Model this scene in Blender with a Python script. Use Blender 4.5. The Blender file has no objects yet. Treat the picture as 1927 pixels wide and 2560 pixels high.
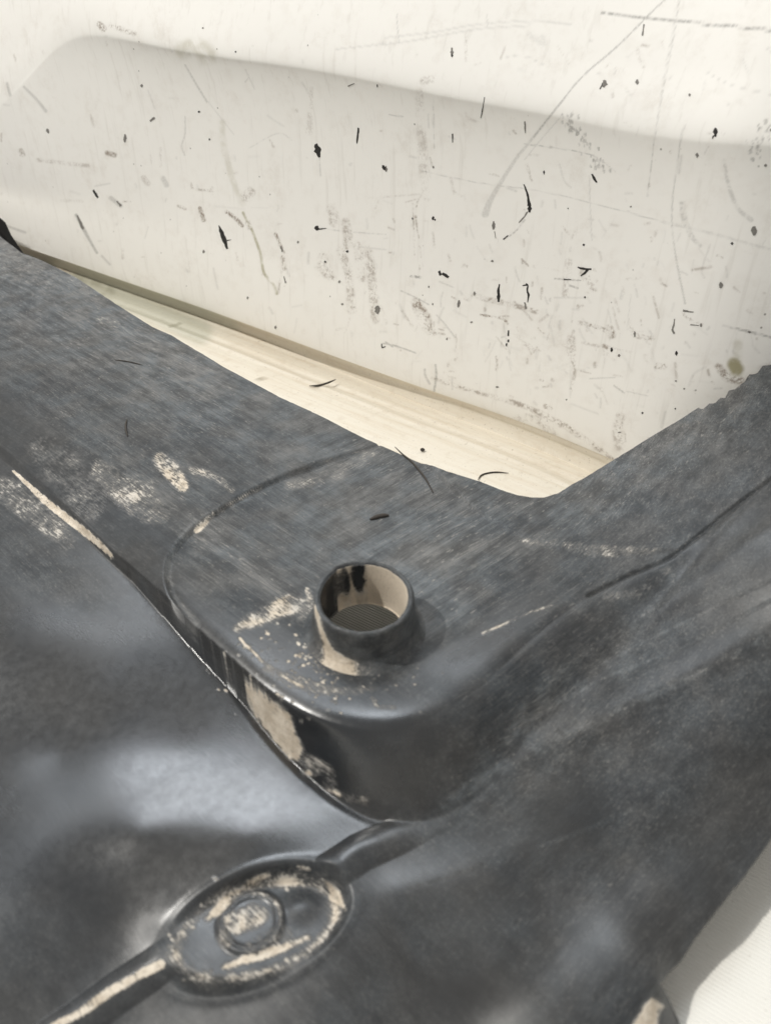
import bpy, math, random
import numpy as np
random.seed(4); RNG = np.random.default_rng(4)
scene = bpy.context.scene

# ------------------------------------------------------------------ camera
W, HH, F = 1927.0, 2560.0, 1932.0            # photograph pixels, focal length in pixels
PITCH = math.radians(37.0)
H0 = 0.045                                    # level of the moulded pad above the floor
CAM = np.array([0.0057, -0.159, H0 + 0.165])
cam_data = bpy.data.cameras.new('camera'); cam = bpy.data.objects.new('camera', cam_data)
scene.collection.objects.link(cam); scene.camera = cam
cam.location = CAM; cam.rotation_euler = (math.pi/2 - PITCH, 0, 0)
cam_data.sensor_fit = 'VERTICAL'; cam_data.sensor_height = 36; cam_data.sensor_width = 36
cam_data.lens = 36*F/HH; cam_data.clip_start = 0.005; cam_data.clip_end = 50
cam_data.dof.use_dof = True; cam_data.dof.focus_distance = 0.34; cam_data.dof.aperture_fstop = 15.0

# ------------------------------------------------------------------ light
world = bpy.data.worlds.new('World'); scene.world = world; world.use_nodes = True
bg = world.node_tree.nodes['Background']
bg.inputs[0].default_value = (1.0, 0.978, 0.935, 1); bg.inputs[1].default_value = 0.43
def aim(o, target):
    from mathutils import Vector
    o.rotation_euler = (Vector(target) - o.location).to_track_quat('-Z', 'Y').to_euler()
def area(name, loc, target, size, power, col):
    l = bpy.data.lights.new(name, 'AREA'); l.shape = 'SQUARE'; l.size = size; l.energy = power; l.color = col
    o = bpy.data.objects.new(name, l); scene.collection.objects.link(o); o.location = loc; aim(o, target); return o
area('key_lamp', (-1.50, -0.12, 2.17), (0, 0.05, 0), 0.08, 46, (1.0, 0.97, 0.915))
sheen_lamp = area('overhead_sheen_lamp', (-0.18, 0.88, 1.66), (0, 0, 0), 1.0, 12.0, (0.87, 0.935, 1.0))  # overhead lamp added for the plastic's sheen, stretched to widen its band
sheen_lamp.data.shape = 'RECTANGLE'; sheen_lamp.data.size_y = 0.48; sheen_lamp.rotation_euler = (math.radians(-28), 0, 0)
vs = scene.view_settings
vs.view_transform = 'Standard'; vs.look = 'None'; vs.exposure = 0.10; vs.gamma = 1.0; vs.use_curve_mapping = False

# ------------------------------------------------------------------ helpers
cp, sp_ = math.cos(PITCH), math.sin(PITCH)
def unproj(px, py, z):
    px = np.asarray(px, float); py = np.asarray(py, float)
    a = (px - W/2)/F; b = -(py - HH/2)/F
    dx = a; dy = cp + b*sp_; dz = -sp_ + b*cp
    t = (z - CAM[2])/dz
    return CAM[0] + t*dx, CAM[1] + t*dy
def proj(x, y, z):
    rx = x - CAM[0]; ry = y - CAM[1]; rz = z - CAM[2]
    d = ry*cp - rz*sp_; u = ry*sp_ + rz*cp
    return W/2 + F*rx/d, HH/2 - F*u/d
def plan(pts, z):
    pts = np.array(pts, float); x, y = unproj(pts[:, 0], pts[:, 1], z); return np.stack([x, y], 1)
def plan3(pts):
    pts = np.array(pts, float); x, y = unproj(pts[:, 0], pts[:, 1], pts[:, 2]*0.001); return np.stack([x, y, pts[:, 2]*0.001], 1)
def smooth(pts, n=6, closed=False):
    """Catmull-Rom resample"""
    P = np.array(pts, float)
    if closed: Q = np.vstack([P[-1], P, P[0], P[1]])
    else: Q = np.vstack([2*P[0]-P[1], P, 2*P[-1]-P[-2]])
    out = []
    for i in range(1, len(Q)-2):
        for k in range(n):
            t = k/n; a, b, c, d = Q[i-1], Q[i], Q[i+1], Q[i+2]
            out.append(0.5*((2*b) + (c-a)*t + (2*a-5*b+4*c-d)*t*t + (3*b-a-3*c+d)*t**3))
    if not closed: out.append(P[-1])
    return np.array(out)
def dist_poly(X, Y, pts, closed=False, along=False, wid=None):
    """distance from points to a polyline; optionally the width interpolated at the nearest point"""
    P = np.asarray(pts, float); n = len(P) - (0 if closed else 1)
    best = np.full(X.shape, 1e18); wb = np.zeros(X.shape); near = None
    if along: near = np.zeros(X.shape + (2,))
    for i in range(n):
        a = P[i]; b = P[(i+1) % len(P)]; ab = b - a; L = ab @ ab + 1e-18
        t = np.clip(((X-a[0])*ab[0] + (Y-a[1])*ab[1])/L, 0, 1)
        qx = a[0]+t*ab[0]; qy = a[1]+t*ab[1]
        d = (X-qx)**2 + (Y-qy)**2; m = d < best
        best = np.where(m, d, best)
        if wid is not None: wb = np.where(m, wid[i]*(1-t)+wid[(i+1) % len(P)]*t, wb)
        if along: near[..., 0] = np.where(m, qx, near[..., 0]); near[..., 1] = np.where(m, qy, near[..., 1])
    r = [np.sqrt(best)]
    if wid is not None: r.append(wb)
    if along: r.append(near)
    return r[0] if len(r) == 1 else r
def inside(X, Y, pts):
    P = np.asarray(pts, float); c = np.zeros(X.shape, bool); j = len(P)-1
    for i in range(len(P)):
        xi, yi = P[i]; xj, yj = P[j]
        if yi != yj:
            m = ((yi > Y) != (yj > Y)) & (X < (xj-xi)*(Y-yi)/(yj-yi)+xi); c ^= m
        j = i
    return c
def sdist(X, Y, pts):                          # negative inside
    d = dist_poly(X, Y, pts, True); return np.where(inside(X, Y, pts), -d, d)
def sstep(a, b, x):
    t = np.clip((x-a)/(b-a), 0, 1); return t*t*(3-2*t)
class TPS:
    def __init__(s, P3, lam=1e-5):
        s.p = P3[:, :2]; n = len(P3); sc = 10.0; s.sc = sc
        A = np.zeros((n+3, n+3)); d = np.linalg.norm(s.p[:, None]-s.p[None], axis=2)*sc
        A[:n, :n] = np.where(d > 0, d*d*np.log(d+1e-12), 0) + lam*np.eye(n)
        Q = np.hstack([np.ones((n, 1)), s.p*sc]); A[:n, n:] = Q; A[n:, :n] = Q.T
        s.w = np.linalg.solve(A, np.concatenate([P3[:, 2], np.zeros(3)]))
    def __call__(s, X, Y):
        n = len(s.p); r = s.w[n] + s.w[n+1]*X*s.sc + s.w[n+2]*Y*s.sc
        for i in range(n):
            d2 = ((X-s.p[i, 0])**2 + (Y-s.p[i, 1])**2)*s.sc**2
            r = r + s.w[i]*0.5*d2*np.log(d2+1e-12)
        return r
def vnoise(X, Y, scale, seed=0, octaves=3):
    r = np.zeros(X.shape); amp = 1; tot = 0
    for o in range(octaves):
        g = np.random.default_rng(seed*17+o).random((256, 256))
        u = X/scale*2**o + 31.7*o; v = Y/scale*2**o + 17.3*o
        i = np.floor(u).astype(int); j = np.floor(v).astype(int); fu = u-i; fv = v-j
        fu = fu*fu*(3-2*fu); fv = fv*fv*(3-2*fv)
        a = g[i % 256, j % 256]; b = g[(i+1) % 256, j % 256]; c = g[i % 256, (j+1) % 256]; d = g[(i+1) % 256, (j+1) % 256]
        r += amp*((a*(1-fu)+b*fu)*(1-fv)+(c*(1-fu)+d*fu)*fv); tot += amp; amp *= 0.5
    return r/tot
def mesh_np(name, V, Fq, mat, parent=None, attrs=None, smooth_shade=True):
    me = bpy.data.meshes.new(name); V = np.asarray(V, np.float32); Fq = np.asarray(Fq, np.int32)
    k = Fq.shape[1]
    me.vertices.add(len(V)); me.vertices.foreach_set('co', V.ravel())
    me.loops.add(Fq.size); me.loops.foreach_set('vertex_index', Fq.ravel())
    me.polygons.add(len(Fq)); me.polygons.foreach_set('loop_start', np.arange(0, Fq.size, k, dtype=np.int32))
    me.polygons.foreach_set('loop_total', np.full(len(Fq), k, np.int32))
    me.update(calc_edges=True); me.validate()
    me.polygons.foreach_set('use_smooth', np.full(len(me.polygons), smooth_shade))
    for an, av in (attrs or {}).items():
        a = me.attributes.new(an, 'FLOAT', 'POINT'); a.data.foreach_set('value', np.asarray(av, np.float32).ravel())
    me.materials.append(mat)
    o = bpy.data.objects.new(name, me); scene.collection.objects.link(o); o.parent = parent
    return o
def grid_faces(nr, nc, wrap=False):
    i, j = np.meshgrid(np.arange(nr-1), np.arange(nc if wrap else nc-1), indexing='ij')
    j2 = (j+1) % nc
    return np.stack([i*nc+j, i*nc+j2, (i+1)*nc+j2, (i+1)*nc+j], -1).reshape(-1, 4)
def tag(o, label, cat, group=None, kind=None):
    if label: o['label'] = label
    if cat: o['category'] = cat
    if group: o['group'] = group
    if kind: o['kind'] = kind
    return o
def empty(name, loc=(0, 0, 0)):
    o = bpy.data.objects.new(name, None); scene.collection.objects.link(o); o.location = loc; o.empty_display_size = 0.02; return o
def tube(name, pts, radii, mat, parent=None, n=7):
    P = np.array(pts, float); m = len(P); V = []
    T = np.gradient(P, axis=0); T /= np.linalg.norm(T, axis=1, keepdims=True)+1e-12
    for i in range(m):
        up = np.array([0, 0, 1.0]); a = np.cross(T[i], up); a /= np.linalg.norm(a)+1e-12; b = np.cross(a, T[i])
        for k in range(n):
            th = 2*math.pi*k/n; V.append(P[i] + radii[i]*(math.cos(th)*a + math.sin(th)*b))
    return mesh_np(name, V, grid_faces(m, n, True), mat, parent)

# ------------------------------------------------------------------ materials
class NT:
    def __init__(s, name):
        s.m = bpy.data.materials.new(name); s.m.use_nodes = True; s.t = s.m.node_tree
        s.b = s.t.nodes['Principled BSDF']
    def n(s, typ, **kw):
        nd = s.t.nodes.new(typ)
        for k, v in kw.items():
            if k.startswith('i_'):
                key = k[2:]; key = int(key) if key.isdigit() else key
                s.set(nd.inputs[key], v)
            else: setattr(nd, k, v)
        return nd
    def set(s, sock, v):
        if isinstance(v, bpy.types.NodeSocket): s.t.links.new(v, sock)
        else: sock.default_value = v
    def attr(s, name): return s.n('ShaderNodeAttribute', attribute_name=name).outputs['Fac']
    def coord(s): return s.n('ShaderNodeTexCoord').outputs['Object']
    def mapped(s, rot=(0, 0, 0), scale=(1, 1, 1), loc=(0, 0, 0)):
        v = s.n('ShaderNodeVectorRotate', rotation_type='EULER_XYZ'); s.set(v.inputs['Vector'], s.coord()); v.inputs['Rotation'].default_value = rot
        m = s.n('ShaderNodeMapping'); s.set(m.inputs['Vector'], v.outputs[0]); m.inputs['Scale'].default_value = scale; m.inputs['Location'].default_value = loc
        return m.outputs[0]
    def noise(s, vec, scale, detail=4, rough=0.55, out='Fac'):
        nd = s.n('ShaderNodeTexNoise'); s.set(nd.inputs['Vector'], vec); nd.inputs['Scale'].default_value = scale
        nd.inputs['Detail'].default_value = detail; nd.inputs['Roughness'].default_value = rough; return nd.outputs[out]
    def math(s, op, a, b=0.0, c=None, clamp=False):
        nd = s.n('ShaderNodeMath', operation=op, use_clamp=clamp); s.set(nd.inputs[0], a); s.set(nd.inputs[1], b)
        if c is not None: s.set(nd.inputs[2], c)
        return nd.outputs[0]
    def ramp(s, x, a, b, lo=0.0, hi=1.0):
        nd = s.n('ShaderNodeMapRange', interpolation_type='SMOOTHSTEP'); s.set(nd.inputs[0], x)
        s.set(nd.inputs[1], a); s.set(nd.inputs[2], b); nd.inputs[3].default_value = lo; nd.inputs[4].default_value = hi; return nd.outputs[0]
    def mix(s, fac, a, b):
        nd = s.n('ShaderNodeMix', data_type='RGBA'); s.set(nd.inputs[0], fac)
        for sk, v in ((nd.inputs[6], a), (nd.inputs[7], b)): s.set(sk, v if isinstance(v, bpy.types.NodeSocket) else (*v, 1))
        return nd.outputs[2]
    def mixf(s, fac, a, b):
        nd = s.n('ShaderNodeMix', data_type='FLOAT'); s.set(nd.inputs[0], fac); s.set(nd.inputs[2], a); s.set(nd.inputs[3], b); return nd.outputs[0]
    def bump(s, h, strength, dist, normal=None):
        nd = s.n('ShaderNodeBump'); s.set(nd.inputs['Height'], h); nd.inputs['Strength'].default_value = strength; nd.inputs['Distance'].default_value = dist
        if normal is not None: s.set(nd.inputs['Normal'], normal)
        return nd.outputs[0]

def mat_plastic(name, use_attr=True):
    M = NT(name)
    o = M.coord()
    # streaks along the two arms, blended by the arm each point belongs to
    ang_l, ang_r = math.radians(-42), math.radians(43)
    def streak(ang, sc, an=16): return M.noise(M.mapped(rot=(0, 0, -ang), scale=(1, an, an)), sc, 5, 0.62)
    arm = M.attr('arm') if use_attr else 0.0
    st = M.mixf(arm, streak(ang_l, 34, 9), streak(ang_r, 34, 9))
    st2 = M.mixf(arm, streak(ang_l, 100, 24), streak(ang_r, 95, 24))
    st3 = M.mixf(arm, streak(ang_l, 300, 6), streak(ang_r, 280, 6)); scr = M.mixf(arm, streak(ang_l, 60, 60), streak(math.radians(38), 60, 60))
    fine = M.noise(o, 2400, 3, 0.7); mid = M.noise(o, 420, 4, 0.6); big = M.noise(o, 30, 4, 0.55); blot = M.noise(o, 110, 5, 0.62)
    dust = M.attr('dust') if use_attr else 0.35
    mud = M.attr('mud') if use_attr else 0.0
    base = M.mix(M.ramp(big, 0.35, 0.65), (0.011, 0.013, 0.016), (0.021, 0.021, 0.021))
    # worn grey haze
    v = M.math('ADD', M.math('MULTIPLY', st, 0.32), M.math('ADD', M.math('MULTIPLY', st2, 0.34), M.math('MULTIPLY', blot, 0.32)))
    hz = M.ramp(v, 0.38, 0.64)
    dfac = M.math('MULTIPLY', dust, M.math('MULTIPLY_ADD', hz, 0.46, 0.15), clamp=True)
    tint = M.mix(M.ramp(M.noise(o, 65, 3, 0.5), 0.38, 0.62), (0.204, 0.224, 0.238), (0.236, 0.236, 0.232))
    col = M.mix(dfac, base, tint)
    # pale scratch flecks and grains of dust
    fl = M.math('MAXIMUM', M.math('MULTIPLY', M.ramp(st3, 0.55, 0.66), M.ramp(mid, 0.44, 0.60)), M.math('MULTIPLY', M.ramp(scr, 0.575, 0.64), M.ramp(st, 0.40, 0.58)))
    gr = M.math('MULTIPLY', M.ramp(fine, 0.62, 0.76, 0.0, 0.7), M.ramp(blot, 0.45, 0.62))
    fl = M.math('MULTIPLY', M.math('MAXIMUM', fl, gr), M.math('MULTIPLY_ADD', dust, 0.62, -0.06), clamp=True)
    col = M.mix(fl, col, (0.33, 0.315, 0.29))
    grit = M.math('MULTIPLY', M.ramp(M.noise(o, 1000, 5, 0.78), 0.50, 0.66), M.ramp(blot, 0.36, 0.58, 0.35, 1.0))
    col = M.mix(M.math('MULTIPLY', grit, M.ramp(dust, 0.06, 0.5, 0.0, 0.30)), col, (0.20, 0.197, 0.188))
    # caked mud with a ragged edge, thin film around it
    brk = M.math('ADD', M.math('MULTIPLY', mid, 0.22), M.math('ADD', M.math('MULTIPLY', st3, 0.40), M.math('ADD', M.math('MULTIPLY', fine, 0.14), M.math('MULTIPLY', blot, 0.24))))
    mv = M.math('ADD', mud, M.math('MULTIPLY', M.math('MULTIPLY_ADD', brk, 4.2, -2.1), M.ramp(mud, 0.02, 0.25)))
    mm = M.math('MULTIPLY', M.ramp(mv, 0.40, 0.80), M.ramp(mud, 0.1, 0.8, 0.62, 1.0))
    film = M.math('MULTIPLY', M.ramp(mv, 0.0, 0.75), 0.16)
    mcol = M.mix(M.ramp(M.noise(o, 230, 4, 0.65), 0.32, 0.68), (0.54, 0.46, 0.36), (0.75, 0.67, 0.56))
    mm = M.math('MAXIMUM', film, M.math('MULTIPLY', mm, M.ramp(fine, 0.30, 0.48, 0.72, 1.0)))
    mcol = M.mix(M.ramp(mud, 0.45, 0.8, 1.0, 0.0), mcol, (0.66, 0.62, 0.56))
    mcol = M.mix(M.ramp(mud, 1.0, 1.3), mcol, (0.78, 0.675, 0.54))  # palest mud tone stands in for lamp light inside the boss
    col = M.mix(mm, col, mcol)
    M.set(M.b.inputs['Base Color'], col)
    ro = M.math('ADD', M.mixf(M.ramp(dust, 0.05, 0.6), 0.22, 0.54), M.math('MULTIPLY_ADD', mid, 0.16, -0.08))
    M.set(M.b.inputs['Roughness'], M.mixf(mm, ro, 0.9))
    M.set(M.b.inputs['Specular IOR Level'], M.mixf(M.ramp(dust, 0.05, 0.6), 0.90, 0.30))
    n1 = M.bump(M.math('ADD', M.math('MULTIPLY', st2, 0.7), M.math('MULTIPLY', fine, 0.5)), 0.07, 0.0003)
    n2 = M.bump(mm, 0.6, 0.0006, n1)
    M.set(M.b.inputs['Normal'], n2)
    return M.m
def mat_white():
    M = NT('white_paint'); o = M.coord()
    mark = M.attr('mark'); stain = M.attr('stain'); green = M.attr('green')
    big = M.noise(o, 14, 4, 0.55); mid = M.noise(o, 120, 4, 0.6); fine = M.noise(o, 900, 4, 0.65)
    base = M.mix(big, (0.89, 0.873, 0.833), (0.92, 0.903, 0.862))
    base = M.mix(M.math('MULTIPLY', M.ramp(mid, 0.5, 0.75), 0.18), base, (0.68, 0.63, 0.57))
    smd = M.noise(o, 42, 7, 0.78)
    base = M.mix(M.math('MULTIPLY', M.ramp(smd, 0.52, 0.74), 0.30), base, (0.60, 0.545, 0.48))
    vert = M.noise(M.mapped(scale=(1, 1, 0.08)), 300, 3, 0.6)
    base = M.mix(M.math('MULTIPLY', M.ramp(vert, 0.56, 0.72), 0.22), base, (0.62, 0.59, 0.54))
    sf = M.math('MULTIPLY', M.math('MULTIPLY', stain, 1.35), M.ramp(M.math('ADD', M.math('MULTIPLY', fine, 0.5), M.math('MULTIPLY', mid, 0.5)), 0.40, 0.60), clamp=True)
    col = M.mix(sf, base, (0.30, 0.245, 0.20))
    col = M.mix(M.math('MULTIPLY', green, M.ramp(mid, 0.3, 0.6), clamp=True), col, (0.36, 0.33, 0.20))
    # tiny specks of dirt
    vo = M.n('ShaderNodeTexVoronoi'); M.set(vo.inputs['Vector'], o); vo.inputs['Scale'].default_value = 190
    rnd = M.n('ShaderNodeSeparateColor'); M.set(rnd.inputs[0], vo.outputs['Color'])
    spk = M.math('MULTIPLY', M.ramp(vo.outputs['Distance'], 0.04, 0.11, 1, 0), M.ramp(rnd.outputs[0], 0.90, 0.94))
    col = M.mix(M.math('MULTIPLY', spk, 0.75), col, (0.10, 0.085, 0.07))
    mk = M.math('MULTIPLY', M.math('MULTIPLY', mark, 0.82), M.ramp(fine, 0.30, 0.58, 0.45, 1.0), clamp=True)
    col = M.mix(mk, col, (0.11, 0.105, 0.10))
    M.set(M.b.inputs['Base Color'], col)
    M.set(M.b.inputs['Roughness'], M.math('MULTIPLY_ADD', mid, 0.2, 0.36))
    M.b.inputs['Specular IOR Level'].default_value = 0.4
    n1 = M.bump(mid, 0.08, 0.0006); n2 = M.bump(mk, -0.25, 0.0003, n1) if False else n1
    M.set(M.b.inputs['Normal'], n2)
    return M.m
def mat_ledge():
    M = NT('cream_plastic'); o = M.coord()
    stain = M.attr('stain'); green = M.attr('green')
    st = M.noise(M.mapped(rot=(0, 0, math.radians(38)), scale=(0.06, 1, 1)), 330, 5, 0.6)
    mid = M.noise(o, 150, 4, 0.6); fine = M.noise(o, 900, 3, 0.6)
    col = M.mix(M.ramp(st, 0.40, 0.75), (0.80, 0.75, 0.65), (0.73, 0.66, 0.545))
    col = M.mix(M.math('MULTIPLY', M.ramp(mid, 0.52, 0.72), 0.30), col, (0.58, 0.50, 0.39))
    col = M.mix(M.math('MULTIPLY', M.ramp(fine, 0.62, 0.72), 0.5), col, (0.25, 0.2, 0.15))
    col = M.mix(M.math('MULTIPLY', stain, 0.8, clamp=True), col, (0.36, 0.31, 0.23))
    col = M.mix(M.math('MULTIPLY', green, 0.7, clamp=True), col, (0.36, 0.39, 0.31))
    M.set(M.b.inputs['Base Color'], col); M.b.inputs['Roughness'].default_value = 0.42
    M.set(M.b.inputs['Normal'], M.bump(M.math('ADD', st, mid), 0.12, 0.0006))
    return M.m
def mat_floor():
    M = NT('ribbed_vinyl'); o = M.coord()
    col = M.mix(M.noise(o, 40, 4, 0.6), (0.76, 0.745, 0.69), (0.81, 0.79, 0.74))
    col = M.mix(M.math('MULTIPLY', M.ramp(M.noise(o, 700, 3, 0.6), 0.66, 0.74), 0.6), col, (0.35, 0.31, 0.25))
    M.set(M.b.inputs['Base Color'], col); M.b.inputs['Roughness'].default_value = 0.6
    M.set(M.b.inputs['Normal'], M.bump(M.noise(o, 1500, 3, 0.6), 0.2, 0.0003))
    return M.m
def mat_simple(name, c1, c2, rough, sc=400):
    M = NT(name); o = M.coord(); M.set(M.b.inputs['Base Color'], M.mix(M.noise(o, sc, 4, 0.6), c1, c2)); M.b.inputs['Roughness'].default_value = rough
    return M.m
PLASTIC = mat_plastic('black_plastic'); WHITE = mat_white(); LEDGE = mat_ledge(); FLOOR = mat_floor()
CHIP = mat_simple('bare_black_chip', (0.008, 0.008, 0.008), (0.03, 0.027, 0.024), 0.75)
CHIP_GREY = mat_simple('scraped_grey_chip', (0.07, 0.066, 0.06), (0.34, 0.325, 0.30), 0.8, 1500)
FIBRE = mat_simple('dark_fibre', (0.025, 0.02, 0.016), (0.07, 0.06, 0.05), 0.8)

# ------------------------------------------------------------------ floor: ribbed white sheet
RIB = 0.00118; ra = math.radians(-33)
prof = [(0, 0), (0.18, 0.00024), (0.38, 0.00038), (0.62, 0.00038), (0.82, 0.00024)]
n_r = 560; a_ = []; z_ = []
for k in range(n_r):
    for (u, h) in prof: a_.append((k+u-n_r/2)*RIB); z_.append(h)
a_ = np.array(a_); z_ = np.array(z_)
b_ = np.linspace(-0.55, 0.75, 90)
A, B = np.meshgrid(a_, b_, indexing='ij'); Z = np.repeat(z_[:, None], len(b_), 1)
A2 = A + 0.0006*(vnoise(A, B, 0.03, 5, 2)-0.5)
Z = Z*(0.6+0.8*vnoise(A, B, 0.02, 6, 2)) + 0.0012*(vnoise(A, B, 0.12, 7, 2)-0.5)
FX = math.cos(ra)*B - math.sin(ra)*A2; FY = math.sin(ra)*B + math.cos(ra)*A2 + 0.05
floor = mesh_np('floor', np.stack([FX, FY, Z-0.0006], -1).reshape(-1, 3), grid_faces(*A.shape)[:, ::-1], FLOOR)
tag(floor, 'white finely ribbed sheet under the black moulding', None, kind='structure')

# ------------------------------------------------------------------ white panel behind
ZB = 0.020
wb = plan(smooth([(-260, 505), (0, 588), (60, 610), (300, 692), (520, 767), (700, 832), (900, 905), (1100, 975), (1240, 1022), (1400, 1082), (1560, 1150)], 5), ZB)
dirn = wb[-1]-wb[-6]; dirn /= np.linalg.norm(dirn)
wb = np.vstack([wb, smooth([wb[-1], (0.126, 0.1185), (0.140, 0.1125), (0.153, 0.1095), (0.172, 0.110), (0.205, 0.118)], 4)[1:]])
seg = np.concatenate([[0], np.cumsum(np.linalg.norm(np.diff(wb, axis=0), axis=1))])
# stations spaced evenly in what the lens resolves
pxs, _ = proj(wb[:, 0], wb[:, 1], np.full(len(wb), ZB))
NS = 1000
st_px = np.linspace(pxs[0], pxs[-1], NS); st_s = np.interp(st_px, pxs, seg)
PX = np.interp(st_s, seg, wb[:, 0]); PY = np.interp(st_s, seg, wb[:, 1])
ker = np.ones(61)/61  # smoothing window
def sm1(a):
    e = np.concatenate([a[0]+(np.arange(-30, 0))*(a[1]-a[0]), a, a[-1]+np.arange(1, 31)*(a[-1]-a[-2])]); return np.convolve(e, ker, 'valid')
PX, PY = sm1(PX), sm1(PY)
TX, TY = np.gradient(PX), np.gradient(PY); L_ = np.hypot(TX, TY); TX /= L_; TY /= L_
NX, NY = sm1(TY), sm1(-TX)
L_ = np.hypot(NX, NY); NX /= L_; NY /= L_            # towards the viewer
if (NX[500]*(CAM[0]-PX[500]) + NY[500]*(CAM[1]-PY[500])) < 0: NX, NY = -NX, -NY
fold = smooth([(-400, 540), (-200, 440), (-60, 330), (0, 262), (60, 150), (110, 74), (165, 50), (280, 84), (500, 130), (700, 155), (900, 188), (1150, 240), (1400, 282), (1600, 325), (1800, 348), (1927, 350), (2400, 380)], 5)
ZF = np.zeros(NS)
for k in range(NS):
    zs = np.linspace(0.02, 0.35, 300); qx, qy = proj(PX[k], PY[k], zs)
    fy = np.interp(qx, fold[:, 0], fold[:, 1]); ZF[k] = zs[np.argmin(np.abs(qy-fy))]
ZF = sm1(sm1(ZF)); ZS = ZF.copy()
for _ in range(14): ZS = sm1(ZS)
wl = sstep(520, 60, st_px); ZF = ZF*(1-wl) + ZS*wl
S = st_s
rows = []
def row(off, z): rows.append((off, z))
nb, na = 300, 150
lowt = np.linspace(0, 1, nb)
u0 = np.array([0.0])
for t in lowt:
    z = ZB + (ZF-ZB)*t
    below = (ZF - z) + 0.012*sstep(480, 40, st_px)
    off = (0.0055-0.0040*sstep(380, 40, st_px))*np.exp(-(below/0.016)) - 0.0015*np.exp(-((z-ZB)/0.006)) \
        + 0.010*(1-t)**2*0.5
    off = off + 0.007*(vnoise(S, z, 0.13, 11, 2)-0.5)*np.sin(math.pi*np.clip(t, 0, 1))**0.5
    off = off - 0.0*t
    row(off, z)
base_top = (0.0055-0.0040*sstep(380, 40, st_px))*np.exp(-0.012*sstep(480, 40, st_px)/0.016)
for t in np.linspace(0, 1, na+1)[1:]:
    h = 0.115*t
    soft = 0.006 + 0.045*sstep(480, 40, st_px)
    off = base_top - (0.35-0.10*sstep(480, 40, st_px))*(np.sqrt((h)**2+soft**2)-soft) + 0.004*(vnoise(S, ZF+h, 0.16, 12, 2)-0.5)*min(1, t*6)
    row(off, ZF+h)
WX = np.array([PX+NX*o for o, z in rows]); WY = np.array([PY+NY*o for o, z in rows]); WZ = np.array([z*np.ones(NS) for o, z in rows])
# soften the fold
for _ in range(3):
    for arr in (WX, WY): arr[1:-1] = 0.25*arr[:-2]+0.5*arr[1:-1]+0.25*arr[2:]
QX, QY = proj(WX, WY, WZ)
mark = np.zeros(QX.shape); stain = np.zeros(QX.shape); green = np.zeros(QX.shape)
def paint(arr, pts, w, val, QX=QX, QY=QY, soft=1.6, dash=None):
    P = np.array(pts, float)
    if len(P) > 2: P = smooth(P, 4)
    w = np.interp(np.linspace(0, 1, len(P)), np.linspace(0, 1, len(np.atleast_1d(w))), np.atleast_1d(w))
    mrg = w.max()*2+8
    m = (QX > P[:, 0].min()-mrg) & (QX < P[:, 0].max()+mrg) & (QY > P[:, 1].min()-mrg) & (QY < P[:, 1].max()+mrg)
    if not m.any(): return
    x, y = QX[m], QY[m]
    d, ww = dist_poly(x, y, P, wid=w)
    a = val*(1-sstep(ww*0.5-soft*0.2, ww*0.5+soft, d))
    if dash: a = a*(0.3+0.7*sstep(0.35, 0.6, vnoise(x+y*0.3, y-x*0.2, dash, 3, 2)))
    arr[m] = np.maximum(arr[m], a)
c1 = lambda L: [(x*0.579, y*0.579) for x, y in L]
c2 = lambda L: [(964+x*0.5784, y*0.5784) for x, y in L]
c3 = lambda L: [(x*0.579, 520+y*0.579) for x, y in L]
c4 = lambda L: [(964+x*0.5784, 640+y*0.5784) for x, y in L]
# long scratches
paint(mark, c2([(1210, -5), (1150, 50), (1000, 200), (850, 330), (735, 470), (640, 590)]), [2, 2.5, 3, 3.5], .55)
paint(mark, c2([(735, 470), (640, 590), (560, 690), (490, 800), (450, 870), (430, 925)]), [3, 5, 9, 16], .30, soft=3)
paint(mark, c2([(760, 500), (660, 615), (600, 690)]), 1.5, .25)
paint(mark, c2([(933, 58), (1200, 86), (1700, 134)]), [4, 5, 6], .75, dash=5)
paint(mark, c2([(933, 58), (1200, 86), (1700, 134)]), [2, 2.5, 3], .5)
paint(mark, c2([(1268, -10), (1244, 150), (1205, 350), (1160, 600), (1130, 850)]), 2.2, .42, dash=14)
paint(mark, c2([(1250, 70), (1225, 200), (1190, 400), (1168, 560)]), 2, .30, dash=10)
paint(mark, c2([(1290, 545), (1275, 600), (1245, 800), (1235, 950), (1245, 1060), (1268, 1210)]), 2.4, .38, dash=22)
paint(mark, c4([(1252, 0), (1275, 120), (1292, 205)]), 3, .4)
paint(mark, c2([(160, 740), (400, 790), (640, 822), (900, 880), (1200, 960)]), 1.6, .34, dash=18)
paint(mark, c2([(1200, 960), (1430, 1015), (1700, 1090)]), 5, .22, dash=14, soft=3)
paint(mark, c2([(600, 622), (800, 650), (900, 675), (990, 740)]), 1.8, .5, dash=12)
paint(mark, c2([(0, 162), (200, 140), (400, 105), (600, 92), (800, 105)]), 3, .20, soft=2.5)
paint(mark, c2([(0, 192), (150, 170), (400, 125), (620, 112)]), 3, .20, soft=2.5)
paint(mark, c2([(-210, 212), (-90, 200), (0, 190)]), 3, .2)
paint(mark, c2([(1460, 690), (1480, 800), (1520, 900), (1578, 950)]), [4, 7, 8, 9], .36, dash=9, soft=3)
paint(mark, c2([(1280, 880), (1290, 950), (1320, 1020), (1358, 1062)]), [12, 10, 9, 5], .36, dash=8, soft=4)
paint(mark, c2([(1400, 1060), (1365, 1160), (1375, 1200)]), 4, .2)
paint(mark, c2([(500, 252), (590, 240), (690, 285)]), 1.6, .22); paint(mark, c2([(915, 315), (985, 320), (992, 290)]), 1.6, .3)
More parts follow.
